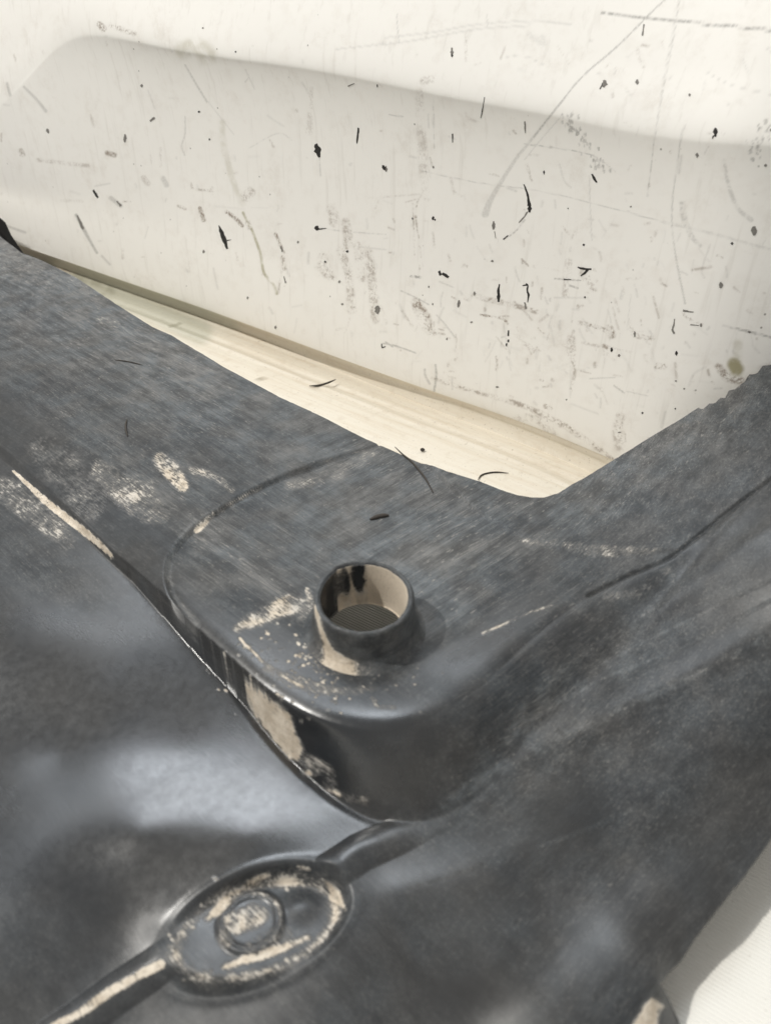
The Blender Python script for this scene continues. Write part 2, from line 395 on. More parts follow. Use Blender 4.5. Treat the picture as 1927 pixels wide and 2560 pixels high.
paint(mark, c2([(48, 60), (52, 130), (58, 190)]), 1.6, .35); paint(mark, c2([(435, 60), (440, 120)]), 1.4, .25)
paint(mark, c2([(750, 710), (770, 780), (800, 810)]), 3, .2); paint(mark, c2([(880, 760), (882, 870), (890, 1040)]), 1.5, .25)
paint(mark, c2([(1380, 310), (1500, 370), (1680, 412)]), 1.6, .25); paint(mark, c2([(1392, 635), (1375, 665)]), 2, .25)
paint(mark, c2([(620, 150), (680, 190), (675, 160)]), 8, .16, soft=6); paint(mark, c2([(15, 495), (75, 505)]), 1.6, .4)
paint(stain, c2([(145, 400), (155, 600), (165, 720), (180, 850)]), [12, 18, 20, 16], .28, soft=8, dash=12)
paint(stain, c2([(165, 350), (200, 345)]), 14, .4, soft=7)
paint(stain, c2([(160, 830), (130, 900), (140, 1020), (160, 1150)]), 3, .55, dash=12)
paint(stain, c2([(118, 880), (125, 1100)]), 3, .4, dash=9)
paint(stain, c2([(790, 1130), (780, 1200)]), 12, .35, soft=5)
paint(mark, c2([(205, 430), (210, 640)]), 2, .35, dash=9); paint(mark, c2([(520, 1030), (560, 1000), (600, 950)]), 3, .5, dash=6)
for (x0, y0, x1, y1, n) in ((770, 490, 935, 730, 70), (1650, 520, 1580, 680, 40)):
    for k in range(n):
        t = random.random(); x = x0+(x1-x0)*t+random.gauss(0, 17); y = y0+(y1-y0)*t+random.gauss(0, 12)
        paint(mark, c2([(x, y), (x+2, y+9)]), random.uniform(1.5, 4), random.uniform(.3, .75))
# left half
paint(mark, c1([(330, 928), (360, 985), (390, 1040), (420, 1092)]), [5, 7, 4, 3], .6, soft=3)
paint(mark, c1([(440, 1105), (475, 1142)]), 3, .35, soft=3)
paint(mark, c1([(800, 280), (840, 350), (895, 440)]), [2, 3, 3], .4, soft=2); paint(mark, c1([(900, 440), (1010, 580)]), 1.6, .2)
paint(mark, c1([(105, 375), (160, 430), (200, 480)]), [3, 4, 5], .42, soft=3); paint(mark, c1([(32, 360), (46, 412)]), 4, .45, soft=3)
paint(mark, c1([(1060, 300), (1100, 385)]), 2, .22); paint(mark, c1([(800, 505), (800, 580), (785, 630), (798, 670)]), 2, .34)
paint(mark, c1([(640, 390), (670, 470)]), 2, .2); paint(mark, c1([(20, 972), (110, 1004)]), 4, .4, soft=3)
paint(stain, c1([(430, 105), (450, 125)]), 10, .8, soft=5); paint(stain, c1([(480, 110), (580, 145)]), 7, .55, soft=5)
paint(green, c1([(790, 215), (850, 200), (900, 240)]), 26, .35, soft=18)
paint(green, c1([(960, 530), (965, 620), (1000, 760), (1050, 880)]), 8, .25, soft=8)
paint(stain, c1([(1080, 830), (1060, 850)]), 18, .5, soft=8); paint(stain, c1([(1345, 380), (1340, 480), (1335, 570)]), [4, 8, 12], .3, soft=5)
paint(stain, c1([(465, 660), (495, 670)]), 8, .7, soft=5); paint(stain, c1([(90, 650), (100, 668)]), 8, .7, soft=5); paint(stain, c1([(165, 690), (240, 700), (380, 715)]), 5, .35, soft=5)
paint(green, c3([(1050, 20), (1090, 100), (1125, 200), (1140, 280), (1180, 330), (1195, 370)]), 4, .75, soft=3)
paint(stain, c1([(865, 900), (880, 950)]), 7, .8, soft=4); paint(stain, c1([(980, 915), (1020, 945), (1045, 975)]), 6, .8, soft=4); paint(stain, c1([(1070, 960), (1080, 985)]), 8, .7, soft=4)
paint(stain, c1([(1190, 1010), (1215, 1065), (1225, 1090)]), 5, .8, soft=3); paint(stain, c1([(1220, 1110), (1230, 1160)]), 7, .6, soft=4)
paint(stain, c1([(620, 770), (640, 790)]), 9, .35, soft=6); paint(mark, c1([(705, 770), (720, 800)]), 8, .35, soft=5); paint(mark, c1([(480, 855), (522, 888)]), 7, .45, soft=4)
paint(stain, c1([(830, 790), (835, 815), (920, 825)]), 3, .45, soft=3); paint(stain, c1([(770, 890), (800, 902)]), 5, .5, soft=3)
for (a, b) in (((1430, 900), (1440, 960)), ((1490, 960), (1500, 1060)), ((1540, 1060), (1560, 1200)), ((1585, 1080), (1600, 1200)), ((1380, 1150), (1410, 1180))):
    paint(stain, c1([a, ((a[0]+b[0])/2+6, (a[1]+b[1])/2), b]), 16, .45, soft=8, dash=9)
paint(mark, c1([(1370, 985), (1500, 1000), (1665, 1012)]), 2, .35, dash=11); paint(mark, c1([(1545, 1065), (1665, 1078)]), 3, .6, dash=9)
paint(mark, c1([(1380, 680), (1385, 760)]), 2, .35, dash=7); paint(mark, c1([(1075, 640), (1200, 575), (1260, 605)]), 2, .2, dash=8)
paint(mark, c1([(1450, 215), (1665, 185)]), 2, .2)
for (a, b) in (((1470, 180), (1500, 260)), ((1500, 260), (1520, 440)), ((1600, 230), (1620, 480)), ((1390, 210), (1430, 300))):
    paint(stain, c3([a, b]), 14, .5, soft=8, dash=8)
# right lower part
paint(stain, c4([(130, 200), (160, 260), (180, 310), (205, 335)]), [14, 28, 20, 8], .75, soft=8, dash=8)
paint(mark, c4([(65, 150), (130, 180), (185, 210)]), 2, .4); paint(mark, c4([(220, 255), (260, 300), (300, 352)]), 2.4, .4)
paint(stain, c4([(410, 255), (460, 262), (505, 272), (528, 292)]), 4, .9, dash=7); paint(stain, c4([(380, 170), (450, 190), (540, 210), (650, 240)]), 9, .5, soft=5, dash=8)
paint(mark, c4([(215, 470), (218, 520), (208, 590)]), [3, 4, 4], .5, soft=2); paint(mark, c4([(168, 490), (172, 520), (190, 552)]), 4, .4, soft=2)
paint(stain, c4([(800, 360), (802, 430)]), 14, .4, soft=8); paint(stain, c4([(802, 430), (815, 500), (800, 580)]), 5, .45, soft=4)
paint(mark, c4([(-10, 378), (50, 390), (130, 420)]), 2.2, .5); paint(mark, c4([(0, 372), (30, 392)]), 3, .5)
paint(stain, c4([(835, 288), (890, 300), (960, 325)]), 6, .7, soft=4, dash=7); paint(stain, c4([(965, 315), (975, 340)]), 16, .7, soft=6, dash=6)
paint(stain, c4([(1045, 280), (1075, 340), (1150, 355)]), 8, .6, soft=5, dash=6); paint(stain, c4([(1280, 240), (1300, 265), (1365, 298)]), 5, .55, dash=8)
paint(stain, c4([(940, 390), (1010, 415)]), 8, .6, soft=4, dash=7); paint(stain, c4([(1170, 475), (1200, 478)]), 12, .8, soft=4, dash=6)
paint(mark, c4([(1455, 300), (1560, 325), (1680, 355)]), [3, 6, 4], .55, dash=9); paint(mark, c4([(880, 530), (990, 525)]), 2, .3); paint(mark, c4([(985, 560), (1030, 592)]), 2.5, .45)
paint(mark, c4([(1040, 585), (1130, 605)]), 1.6, .25); paint(mark, c4([(1310, 560), (1330, 510), (1380, 480)]), 4, .16, soft=3)
paint(green, c4([(1505, 470), (1515, 490)]), 26, .95, soft=12); paint(green, c4([(1520, 380), (1515, 470)]), 12, .3, soft=12); paint(stain, c4([(1440, 480), (1470, 520), (1530, 540)]), 14, .7, soft=8, dash=8)
paint(stain, c4([(690, 650), (712, 660)]), 9, .6, soft=4); paint(stain, c4([(1010, 700), (1000, 760), (1010, 820)]), 18, .4, soft=9, dash=9)
paint(stain, c4([(200, 530), (400, 590), (600, 650), (780, 740), (900, 820), (980, 880)]), [5, 6, 9, 12, 9, 5], .55, soft=5, dash=8)
paint(stain, c4([(500, 720), (640, 700), (740, 790)]), 12, .4, soft=7, dash=7)
paint(mark, c4([(730, 98), (840, 106)]), 2, .6); paint(stain, c4([(790, 30), (775, 170)]), 12, .35, soft=6, dash=8); paint(mark, c4([(795, 128), (830, 140)]), 3, .5)
paint(mark, c4([(110, 88), (150, 92)]), 5, .8, dash=7); paint(mark, c4([(230, 110), (290, 135)]), 2, .3)
paint(stain, c4([(850, 60), (850, 85), (900, 145)]), 10, .45, soft=6, dash=7)
# random light wear
for k in range(520):
    x = random.uniform(0, 1927); y = random.uniform(60, 1100)
    if k > 200: x = random.gauss(1350, 330); y = random.gauss(800, 170)
    if y > 600+0.36*x - 60: continue
    a = random.gauss(1.45, 0.35) if random.random() < .7 else random.gauss(0.15, .3); l = random.expovariate(1/16.0)+3
    arr, v = (mark, random.uniform(.05, .26)) if random.random() < .5 else (stain, random.uniform(.12, .5))
    paint(arr, [(x, y), (x+l*.5*math.cos(a)+random.gauss(0, 1), y+l*.5*math.sin(a)), (x+l*math.cos(a), y+l*math.sin(a))], random.uniform(1, 3.2), v, soft=random.uniform(1.5, 5))
panel = empty('white_panel', (float(PX[500]), float(PY[500]), 0))
def loc_v(V): return np.asarray(V) - np.array(panel.location)
wall_obj = mesh_np('upright_face', loc_v(np.stack([WX, WY, WZ], -1).reshape(-1, 3)), grid_faces(len(rows), NS), WHITE, panel,
    {'mark': mark, 'stain': stain, 'green': green})
tag(panel, 'scuffed white painted panel with black chips standing behind the black moulding', 'panel')
# undercut band and ledge at the foot
sel = np.arange(0, NS, 2)
prof = [(-0.0015+0.005, ZB), (-0.002+0.005, 0.0192), (-0.0010, 0.0178), (-0.0032, 0.0160), (-0.0042, 0.0135), (-0.0044, 0.0105), (-0.0040, 0.0082)]
top_off = rows[0][0]
bandV = []
for k, (o, z) in enumerate(prof):
    oo = top_off[sel] if k == 0 else (top_off[sel] - (0.0035 - o) if k == 1 else o + (0.0075*(1-z/ZB)**0.5+0.0015)*sstep(600, 1350, st_px[sel]))
    bandV.append(np.stack([PX[sel]+NX[sel]*oo, PY[sel]+NY[sel]*oo, np.full(len(sel), z)], -1))
bandV = np.array(bandV); bx, by = proj(bandV[..., 0], bandV[..., 1], bandV[..., 2])
gb = np.zeros(bx.shape); sb = 0.30*sstep(1300, 500, bx)  # lip tinted browner at the left, fading out to the right
def paint_on(arr, QX_, QY_, pts, w, v, **k): paint(arr, pts, w, v, QX=QX_, QY=QY_, **k)
paint_on(gb, bx, by, [(150, 660), (420, 760), (560, 820)], 50, .5, soft=30)
band = mesh_np('undercut_lip', loc_v(bandV.reshape(-1, 3)), grid_faces(*bx.shape)[:, ::-1], LEDGE, panel, {'stain': sb, 'green': gb})
lo = np.concatenate([np.linspace(-0.0041, 0.03, 60), np.linspace(0.034, 0.11, 20)])
ledV = []
for o in lo:
    z = 0.0082 + 0.0040*np.clip(o/0.03, 0, 1) - 0.0018*np.exp(-((o-0.016)/0.003)**2)*0.5 + 0.0008*np.exp(-((o-0.023)/0.002)**2)
    if o > 0.045: z -= (o-0.045)*0.12
    ledV.append(np.stack([PX[sel]+NX[sel]*o, PY[sel]+NY[sel]*o, np.full(len(sel), z)], -1))
ledV = np.array(ledV); lx, ly = proj(ledV[..., 0], ledV[..., 1], ledV[..., 2])
gl = np.zeros(lx.shape); sl = np.zeros(lx.shape)
paint_on(gl, lx, ly, [(200, 700), (380, 775), (500, 830)], 40, .7, soft=25)
paint_on(sl, lx, ly, [(120, 660), (180, 690), (260, 730)], 40, .8, soft=20, dash=14)
paint_on(sl, lx, ly, c3([(1120, 735), (1130, 742)]), 6, 1); paint_on(sl, lx, ly, c3([(735, 512), (780, 500)]), 6, 1); paint_on(sl, lx, ly, c3([(1225, 790), (1235, 792)]), 5, 1)
ledge = mesh_np('ledge', loc_v(ledV.reshape(-1, 3)), grid_faces(*lx.shape)[:, ::-1], LEDGE, panel, {'stain': sl, 'green': gl})

# chips knocked out of the paint: thin dark flakes set in the surface
dXu = np.gradient(np.stack([WX, WY, WZ], -1), axis=1); dXv = np.gradient(np.stack([WX, WY, WZ], -1), axis=0)
WN = np.cross(dXu, dXv); WN /= np.linalg.norm(WN, axis=2, keepdims=True)+1e-15
flip = np.sign((WN*(CAM-np.stack([WX, WY, WZ], -1))).sum(2, keepdims=True)); WN *= flip
QF = np.stack([QX, QY], -1)
def wall_at(x, y):
    d = (QX-x)**2+(QY-y)**2; i, j = np.unravel_index(np.argmin(d), d.shape)
    e1 = np.array([QX[i, min(j+1, NS-1)]-QX[i, j], QY[i, min(j+1, NS-1)]-QY[i, j]]); p = np.array([WX[i, j], WY[i, j], WZ[i, j]])
    i2 = min(i+1, len(rows)-1); e2 = np.array([QX[i2, j]-QX[i, j], QY[i2, j]-QY[i, j]])
    ab = np.linalg.lstsq(np.stack([e1, e2], 1), np.array([x-QX[i, j], y-QY[i, j]]), rcond=None)[0]
    p = p + np.clip(ab[0], -1, 1)*(np.array([WX[i, min(j+1, NS-1)], WY[i, min(j+1, NS-1)], WZ[i, min(j+1, NS-1)]])-p) + np.clip(ab[1], -1, 1)*(np.array([WX[i2, j], WY[i2, j], WZ[i2, j]])-np.array([WX[i, j], WY[i, j], WZ[i, j]]))
    return p, WN[i, j]
def chip(pts, widths, mat=None, rag=0.35):
    """irregular flake following a centre line, widths in photo pixels"""
    P = np.array(pts, float)
    if len(P) > 2: P = smooth(P, 3)
    else: P = np.array([P[0]+(P[1]-P[0])*t for t in np.linspace(0, 1, 6)])
    n = len(P); w = np.interp(np.linspace(0, 1, n), np.linspace(0, 1, len(widths)), widths)
    T = np.gradient(P, axis=0); T /= np.linalg.norm(T, axis=1, keepdims=True)+1e-9; Nn = np.stack([-T[:, 1], T[:, 0]], 1)
    top, rim = [], []
    for k in range(n):
        for s in (-1, 1):
            q = P[k] + Nn[k]*s*w[k]*0.5*(1+random.uniform(-rag, rag)) + T[k]*random.uniform(-1, 1)*0.8
            p, nn = wall_at(*q); top.append(p+nn*0.00012); rim.append(p-nn*0.0003)
    V = np.array(top+rim); F_ = []; m = len(top)
    for k in range(n-1): F_.append((2*k, 2*k+1, 2*k+3, 2*k+2))
    loop = [2*k for k in range(n)]+[2*k+1 for k in reversed(range(n))]
    for a, b in zip(loop, loop[1:]+loop[:1]): F_.append((a, b, b+m, a+m))
    return mesh_np('paint_chip', loc_v(V), F_, mat or CHIP, panel, smooth_shade=False)
def blob(conv, x, y, rx, ry, mat=None, slant=0.0):
    a = conv([(x-slant*ry, y-ry), (x, y), (x+slant*ry, y+ry)]); s = 0.579
    chip(a, [rx*s*0.7, rx*2*s, rx*s*0.6], mat)
G = CHIP_GREY
blob(c1, 1372, 650, 15, 29, slant=.25); chip(c1([(1548, 552), (1545, 580), (1541, 618)]), [4, 5, 2]); chip(c1([(403, 820), (414, 838), (425, 854)]), [5, 6, 4])
chip(c1([(946, 974), (958, 1005), (972, 1040), (983, 1076)]), [2, 9, 11, 4]); chip(c1([(975, 1040), (1000, 1035)]), [3, 1]); blob(c1, 1368, 985, 11, 10); chip(c1([(1375, 990), (1410, 985)]), [4, 1])
blob(c1, 1658, 724, 8, 11, slant=.5); blob(c1, 541, 597, 7, 18, G); blob(c1, 613, 370, 5, 7, G); blob(c1, 860, 482, 5, 5); blob(c1, 905, 602, 4, 5); blob(c1, 1405, 1130, 4, 4); blob(c1, 1287, 1045, 5, 5, G); blob(c1, 1500, 1085, 6, 5)
chip(c1([(335, 930), (355, 978), (362, 990)]), [4, 8, 3], G); blob(c1, 1629, 370, 3, 6); blob(c1, 1018, 224, 3, 4); blob(c1, 877, 121, 4, 4, G); blob(c1, 208, 565, 6, 10, G, .4); chip(c1([(648, 522), (670, 508)]), [5, 6], G); chip(c1([(505, 868), (524, 890)]), [3, 6], G)
chip(c1([(1502, 372), (1530, 360)]), [3, 2], G)
blob(c2, 286, 226, 7, 20, G); blob(c2, 286, 240, 5, 6); blob(c2, 944, 362, 12, 16, G, -.2); chip(c2([(925, 385), (938, 360)]), [2, 4]); blob(c2, 1086, 354, 8, 11, G); blob(c2, 1312, 410, 6, 6, G)
blob(c2, 1424, 572, 9, 20); chip(c2([(1416, 585), (1410, 600)]), [4, 2]); blob(c2, 1345, 670, 7, 9, G); chip(c2([(1115, 105), (1108, 155)]), [3, 3], G)
chip(c2([(427, 420), (417, 480), (410, 510)]), [1.5, 2.5, 1.2]); chip(c2([(600, 525), (602, 548), (603, 575)]), [2, 4, 1.5], G); chip(c2([(289, 578), (289, 615)]), [3, 1.5]); blob(c2, 683, 745, 4, 8)
chip(c2([(890, 752), (898, 768), (912, 788)]), [3, 6, 3]); chip(c2([(596, 795), (606, 820), (615, 855), (619, 890)]), [2, 4, 5, 8]); blob(c2, 621, 902, 9, 16); chip(c2([(612, 915), (600, 935), (575, 962)]), [4, 3, 2], G)
blob(c2, 465, 975, 8, 18, G); blob(c2, 205, 943, 6, 8); blob(c2, 213, 950, 3, 5); blob(c2, 206, 722, 4, 5, G); blob(c2, 1590, 998, 14, 20, G); blob(c2, 1495, 1052, 6, 5); blob(c2, 1640, 715, 6, 6, G); blob(c2, 855, 1058, 5, 5); blob(c2, 787, 900, 3, 3); blob(c2, 116, 945, 3, 5); blob(c2, 2, 730, 5, 12, G)
chip(c2([(828, 1153), (850, 1161), (888, 1163)]), [2, 5, 5]); chip(c2([(872, 1165), (862, 1178), (843, 1192)]), [6, 5, 3]); chip(c2([(230, 1170), (238, 1190)]), [5, 6]); chip(c2([(243, 1182), (256, 1188), (272, 1198)]), [4, 9, 6]); chip(c2([(770, 1208), (800, 1208)]), [3, 1.5])
chip(c2([(508, 1034), (528, 1018)]), [3, 2]); chip(c2([(470, 1000), (475, 1030)]), [2, 1], G); blob(c2, 460, 1128, 6, 4, G); blob(c2, 1058, 893, 4, 3, G)
chip(c4([(491, 122), (487, 150), (488, 175), (486, 198)]), [3, 6, 8, 5]); chip(c4([(606, 122), (613, 125), (611, 150), (617, 168), (613, 200)]), [5, 3, 4, 6, 1.5]); chip(c4([(590, 128), (612, 124)]), [1.5, 4]); chip(c4([(600, 200), (606, 228)]), [4, 4], G)
blob(c4, 315, 207, 7, 16, G, -.2); blob(c4, 383, 162, 6, 9, G); blob(c4, 265, 358, 4, 5, G); chip(c4([(530, 322), (529, 346)]), [4, 3]); chip(c4([(530, 362), (529, 372)]), [4, 4]); chip(c4([(522, 378), (521, 390)]), [3, 3]); blob(c4, 203, 208, 4, 4, G); blob(c4, 186, 133, 4, 4, G)
blob(c4, 975, 405, 6, 9); blob(c4, 1007, 430, 6, 5, G); blob(c4, 1075, 338, 5, 12, G); chip(c4([(1247, 272), (1243, 300), (1238, 318), (1246, 335)]), [2, 4, 4, 4], G); chip(c4([(1282, 236), (1330, 242)]), [5, 2], G); chip(c4([(1315, 296), (1352, 300)]), [2, 2], G); blob(c4, 1361, 299, 5, 8, G); blob(c4, 1255, 420, 6, 9); blob(c4, 1446, 126, 9, 14, G); blob(c4, 860, 178, 5, 4); blob(c4, 1108, 678, 5, 4); blob(c4, 1250, 660, 3, 3); blob(c4, 780, 620, 4, 3, G); blob(c4, 1252, 540, 5, 3, G); blob(c4, 1288, 574, 4, 3, G); blob(c4, 460, 22, 7, 3, G); blob(c4, 370, 286, 5, 4, G); blob(c4, 1570, 328, 8, 4, G); blob(c4, 1010, 762, 8, 3, G); blob(c4, 482, 566, 8, 3, G)
chip(c3([(1213, 165), (1220, 188)]), [4, 5], G); chip(c3([(1226, 295), (1234, 325)]), [2, 4], G); blob(c3, 1190, 515, 5, 7, G); blob(c3, 1404, 233, 4, 4); blob(c3, 1630, 440, 13, 18, G); chip(c3([(1648, 585), (1650, 602), (1665, 598)]), [2, 3, 2]); blob(c3, 1070, 388, 5, 6, G); blob(c3, 1465, 318, 5, 6, G); blob(c3, 1478, 415, 5, 4, G); blob(c3, 880, 188, 5, 7, G)

# ------------------------------------------------------------------ black moulding
liner = empty('plastic_moulding', (0, 0, 0))
tag(liner, 'dusty black moulded plastic underbody cover with round boss and dried mud', 'car part')
S_up = TPS(plan3([(-300, 430, 52), (0, 600, 51), (430, 820, 50), (980, 1110, 47.5), (1290, 1235, 46), (1350, 1240, 46), (1440, 1200, 47.5), (1540, 1140, 53), (1927, 920, 78), (2300, 720, 100),
    (-200, 750, 52), (0, 780, 52), (250, 900, 51), (500, 1020, 49.5), (760, 1130, 47),
    (0, 1000, 48), (200, 1130, 46), (350, 1230, 45.2), (0, 1120, 42.5), (270, 1375, 41), (-300, 860, 44), (560, 1320, 45), (450, 1440, 44.6),
    (915, 1590, 45), (700, 1450, 45), (750, 1700, 44.6), (1100, 1700, 44.6), (1100, 1400, 45.2), (1300, 1500, 45), (1480, 1485, 45.5), (1680, 1380, 50.5), (1600, 1250, 52.5), (1927, 1190, 66), (1800, 1120, 65), (2300, 930, 88)]))
S_low = TPS(plan3([(-300, 900, 41), (0, 1150, 40), (270, 1400, 37), (450, 1560, 32), (560, 1700, 27.5), (660, 1880, 23.6), (780, 1985, 22.3), (860, 2050, 21.8), (950, 2070, 21.3), (1100, 2040, 23),
    (-300, 1500, 34), (0, 1600, 32), (0, 1780, 26), (250, 1730, 27), (150, 1880, 23.0), (450, 1880, 22.8), (-300, 2000, 20.5), (-100, 1990, 22.2), (100, 2020, 22.1), (380, 1960, 22.3), (350, 2090, 21.7), (600, 1990, 22.2), (620, 2090, 21.8), (0, 2300, 19.8), (300, 2300, 16.0), (0, 2600, 14), (-300, 2700, 17), (200, 2700, 9),
    (1290, 1810, 31), (1480, 1610, 38.5), (1690, 1405, 49.5), (1927, 1205, 65.5), (2300, 940, 87.5),
    (1350, 1850, 30), (1650, 1700, 38), (1927, 1580, 50), (1450, 2030, 24), (1650, 1950, 27.5), (1850, 1830, 35), (2200, 1450, 62),
    (1300, 2200, 18.8), (1550, 2150, 19), (1740, 2120, 20.5), (1927, 1950, 25.5), (1927, 2092, 18.7), (1784, 2280, 16.5), (1645, 2460, 14.9), (2200, 1530, 42), (2230, 1690, 26), (1400, 2380, 15.5), (1250, 2400, 16.5), (1180, 2520, 13), (900, 2350, 18.5), (900, 2600, 13), (1450, 2650, 13),
    (620, 2290, 17.6), (400, 2500, 12.5), (1700, 2560, 2.8), (1750, 2650, 1.6)]))
top_c = plan3(smooth([(-300, 845, 44), (0, 1115, 42), (270, 1368, 41), (430, 1508, 44), (560, 1622, 44.5), (680, 1722, 44.5), (800, 1787, 44.5), (930, 1816, 44.5), (1050, 1796, 44.5), (1200, 1710, 44.5), (1330, 1590, 44.8), (1480, 1485, 45.5), (1680, 1386, 50.5), (1927, 1194, 66), (2300, 925, 88)], 5))[:, :2]
base_c = plan3(smooth([(-300, 900, 41), (0, 1150, 39), (270, 1400, 36.5), (452, 1552, 32), (560, 1685, 27.5), (674, 1836, 24.5), (774, 1940, 22.8), (868, 2014, 22), (962, 2052, 21.5), (1090, 2045, 22.5), (1220, 1970, 25), (1340, 1830, 30.5), (1540, 1640, 38), (1720, 1420, 49), (1927, 1210, 65.3), (2300, 945, 87.3)], 5))[:, :2]
far = np.array([[0.9, 0.5], [0.9, 1.4], [-1.4, 1.4], [-1.4, 0.3]])
top_poly = np.vstack([top_c, far]); base_poly = np.vstack([base_c, far])
pad_poly = np.vstack([plan(smooth([(985, 1103), (850, 1150), (700, 1203), (560, 1272), (470, 1335), (424, 1402), (432, 1480), (500, 1570)], 5), 0.046),
    plan([(600, 1900), (930, 2000), (1300, 1800), (1700, 1450)], 0.045), plan3(smooth([(1680, 1380, 50.5), (1560, 1378, 49), (1450, 1374, 47), (1350, 1352, 46), (1270, 1320, 46), (1180, 1270, 46), (1090, 1190, 46)], 4))[:, :2]])
crack = plan(smooth([(990, 1100), (850, 1148), (700, 1200), (600, 1246), (540, 1280)], 5), 0.0465)
seam = plan3(smooth([(1470, 1486, 45.5), (1570, 1438, 46.8), (1680, 1388, 50.5), (1800, 1294, 57.5), (1940, 1186, 66.8)], 4))[:, :2]
def ovl(c, ax, ay, n, z): pass
# oval pocket: ellipse fitted in plan
po = plan([(408, 2380), (866, 2238), (730, 2142), (600, 2440)], 0.0185)
pc = (po[0]+po[1])/2; pa = po[1]-po[0]; pl = np.linalg.norm(pa)/2; pa = pa/np.linalg.norm(pa); pb = np.array([-pa[1], pa[0]])
ps = abs((po[2]-po[3]) @ pb)/2
rc = plan([(628, 2306)], 0.0160)[0]
rib1 = plan([(-60, 2690), (160, 2545), (280, 2460), (420, 2380)], 0.0175); rib2 = plan3([(830, 2178, 20.5), (900, 2130, 21), (1000, 2085, 21.5), (1100, 2030, 23)])[:, :2]
ridges = [(plan3([(1110, 2010, 24), (1300, 1890, 29), (1500, 1800, 33), (1700, 1705, 38), (1930, 1585, 47), (2200, 1450, 57)])[:, :2], 0.0038, 0.0009),
          (plan3([(1270, 1830, 30), (1340, 1720, 34), (1450, 1640, 37), (1600, 1560, 41), (1760, 1470, 46), (1930, 1370, 54)])[:, :2], 0.0035, 0.0008),
          (plan([(1000, 2210), (1250, 2130), (1500, 2060), (1750, 1940), (1930, 1800)], 0.026), 0.007, 0.0009),
          (plan([(1180, 2330), (1260, 2400), (1330, 2480)], 0.018), 0.015, 0.0022),
          (plan([(1400, 2060), (1500, 1990)], 0.024), 0.016, -0.0006),
          (plan([(1100, 2480), (1200, 2530)], 0.013), 0.016, -0.0025)]
BOSS = plan([(912, 1566)], H0)[0]
def height(X, Y, parts=False):
    zu, zl = S_up(X, Y), S_low(X, Y)
    sp = sdist(X, Y, pad_poly)
    zu = zu + 0.0019*sstep(-0.0006, 0.0018, sp)*sstep(0.004, 0.035, np.hypot(X-pad_poly[0, 0], Y-pad_poly[0, 1]))*(1-0.72*sstep(0.015, 0.05, X)) - 0.0003
    zu = zu + 0.0006*(vnoise(X, Y, 0.05, 21, 2)-0.5)
    dt = sdist(X, Y, top_poly); db = sdist(X, Y, base_poly)
    a = np.clip(-db, 0, None); b = np.clip(dt, 0, None); t = a/(a+b+1e-9)
    t = np.where(dt <= 0, 1, np.where(db >= 0, 0, t))
    kk = sstep(0.01, 0.05, X); g = (t*t*(3-2*t))*(0.45+0.55*kk) + t*0.55*(1-kk)                      # fillets at top and foot
    # rounded shoulder
    shoulder = 0.0013*np.exp(-np.clip(-dt, 0, None)/0.0022)*sstep(0.002, 0.010, zu-zl)
    for pl_, w_, h_ in ridges:
        d = dist_poly(X, Y, pl_); zl = zl + h_*np.exp(-(d/w_)**2)
    for r_, hh, ww in ((rib1, 0.0015, 0.0046), (rib2, 0.0020, 0.0050)):
        d = dist_poly(X, Y, r_); fade = sstep(0.0, 0.022, np.hypot(X-r_[-1, 0], Y-r_[-1, 1])) if r_ is rib2 else 1.0
        zl = zl + fade*(hh*np.clip(1-(d/ww)**2, 0, 1)**0.9 + 0.0005*np.exp(-(d/0.006)**2))
    zl = zl + 0.0008*(vnoise(X, Y, 0.06, 22, 2)-0.5)
    # lip gutter at the foot of the step
    zl = zl - 0.0004*np.exp(-(np.clip(db, 0, None)/0.0016)**2)*(sstep(-0.10, -0.04, X))
    # pocket
    qx = (X-pc[0])*pa[0]+(Y-pc[1])*pa[1]; qy = (X-pc[0])*pb[0]+(Y-pc[1])*pb[1]
    e = np.sqrt((qx/pl)**2+(qy/ps)**2); wdist = (e-1)*ps
    zpf = S_low(np.full(1, pc[0]), np.full(1, pc[1]))[0] - 0.0015 - 0.0010*np.clip(qx/pl, -1, 1) - 0.0011*np.clip(qy/ps, -1, 1)
    rr = np.hypot(X-rc[0], Y-rc[1])/0.0072
    zpf = zpf + 0.0010*np.exp(-((rr-1)/0.13)**2) + 0.0006*(rr < 0.9) + 0.0014*np.exp(-(((qx-0.011)/0.005)**2+((qy-0.002)/0.004)**2))
    inpk = 1-sstep(-0.0022, 0.0010, wdist)
    rim = 0.0003*np.exp(-((wdist-0.001)/0.0012)**2)
    zl = (zl+rim)*(1-inpk) + zpf*inpk
    z = zl + (zu-shoulder-zl)*g
    z = np.where(dt <= 0, zu-shoulder, z)
    for c_, w_, h_ in ((crack, 0.00050, 0.0008), (seam, 0.00048, 0.0013)):
        d = dist_poly(X, Y, c_); z = z - h_*np.exp(-(d/w_)**2)*(sstep(0.0, 0.012, np.hypot(X-c_[0, 0], Y-c_[0, 1])) if c_ is crack else 1)
    return (z, dt, db, wdist, rr) if parts else z
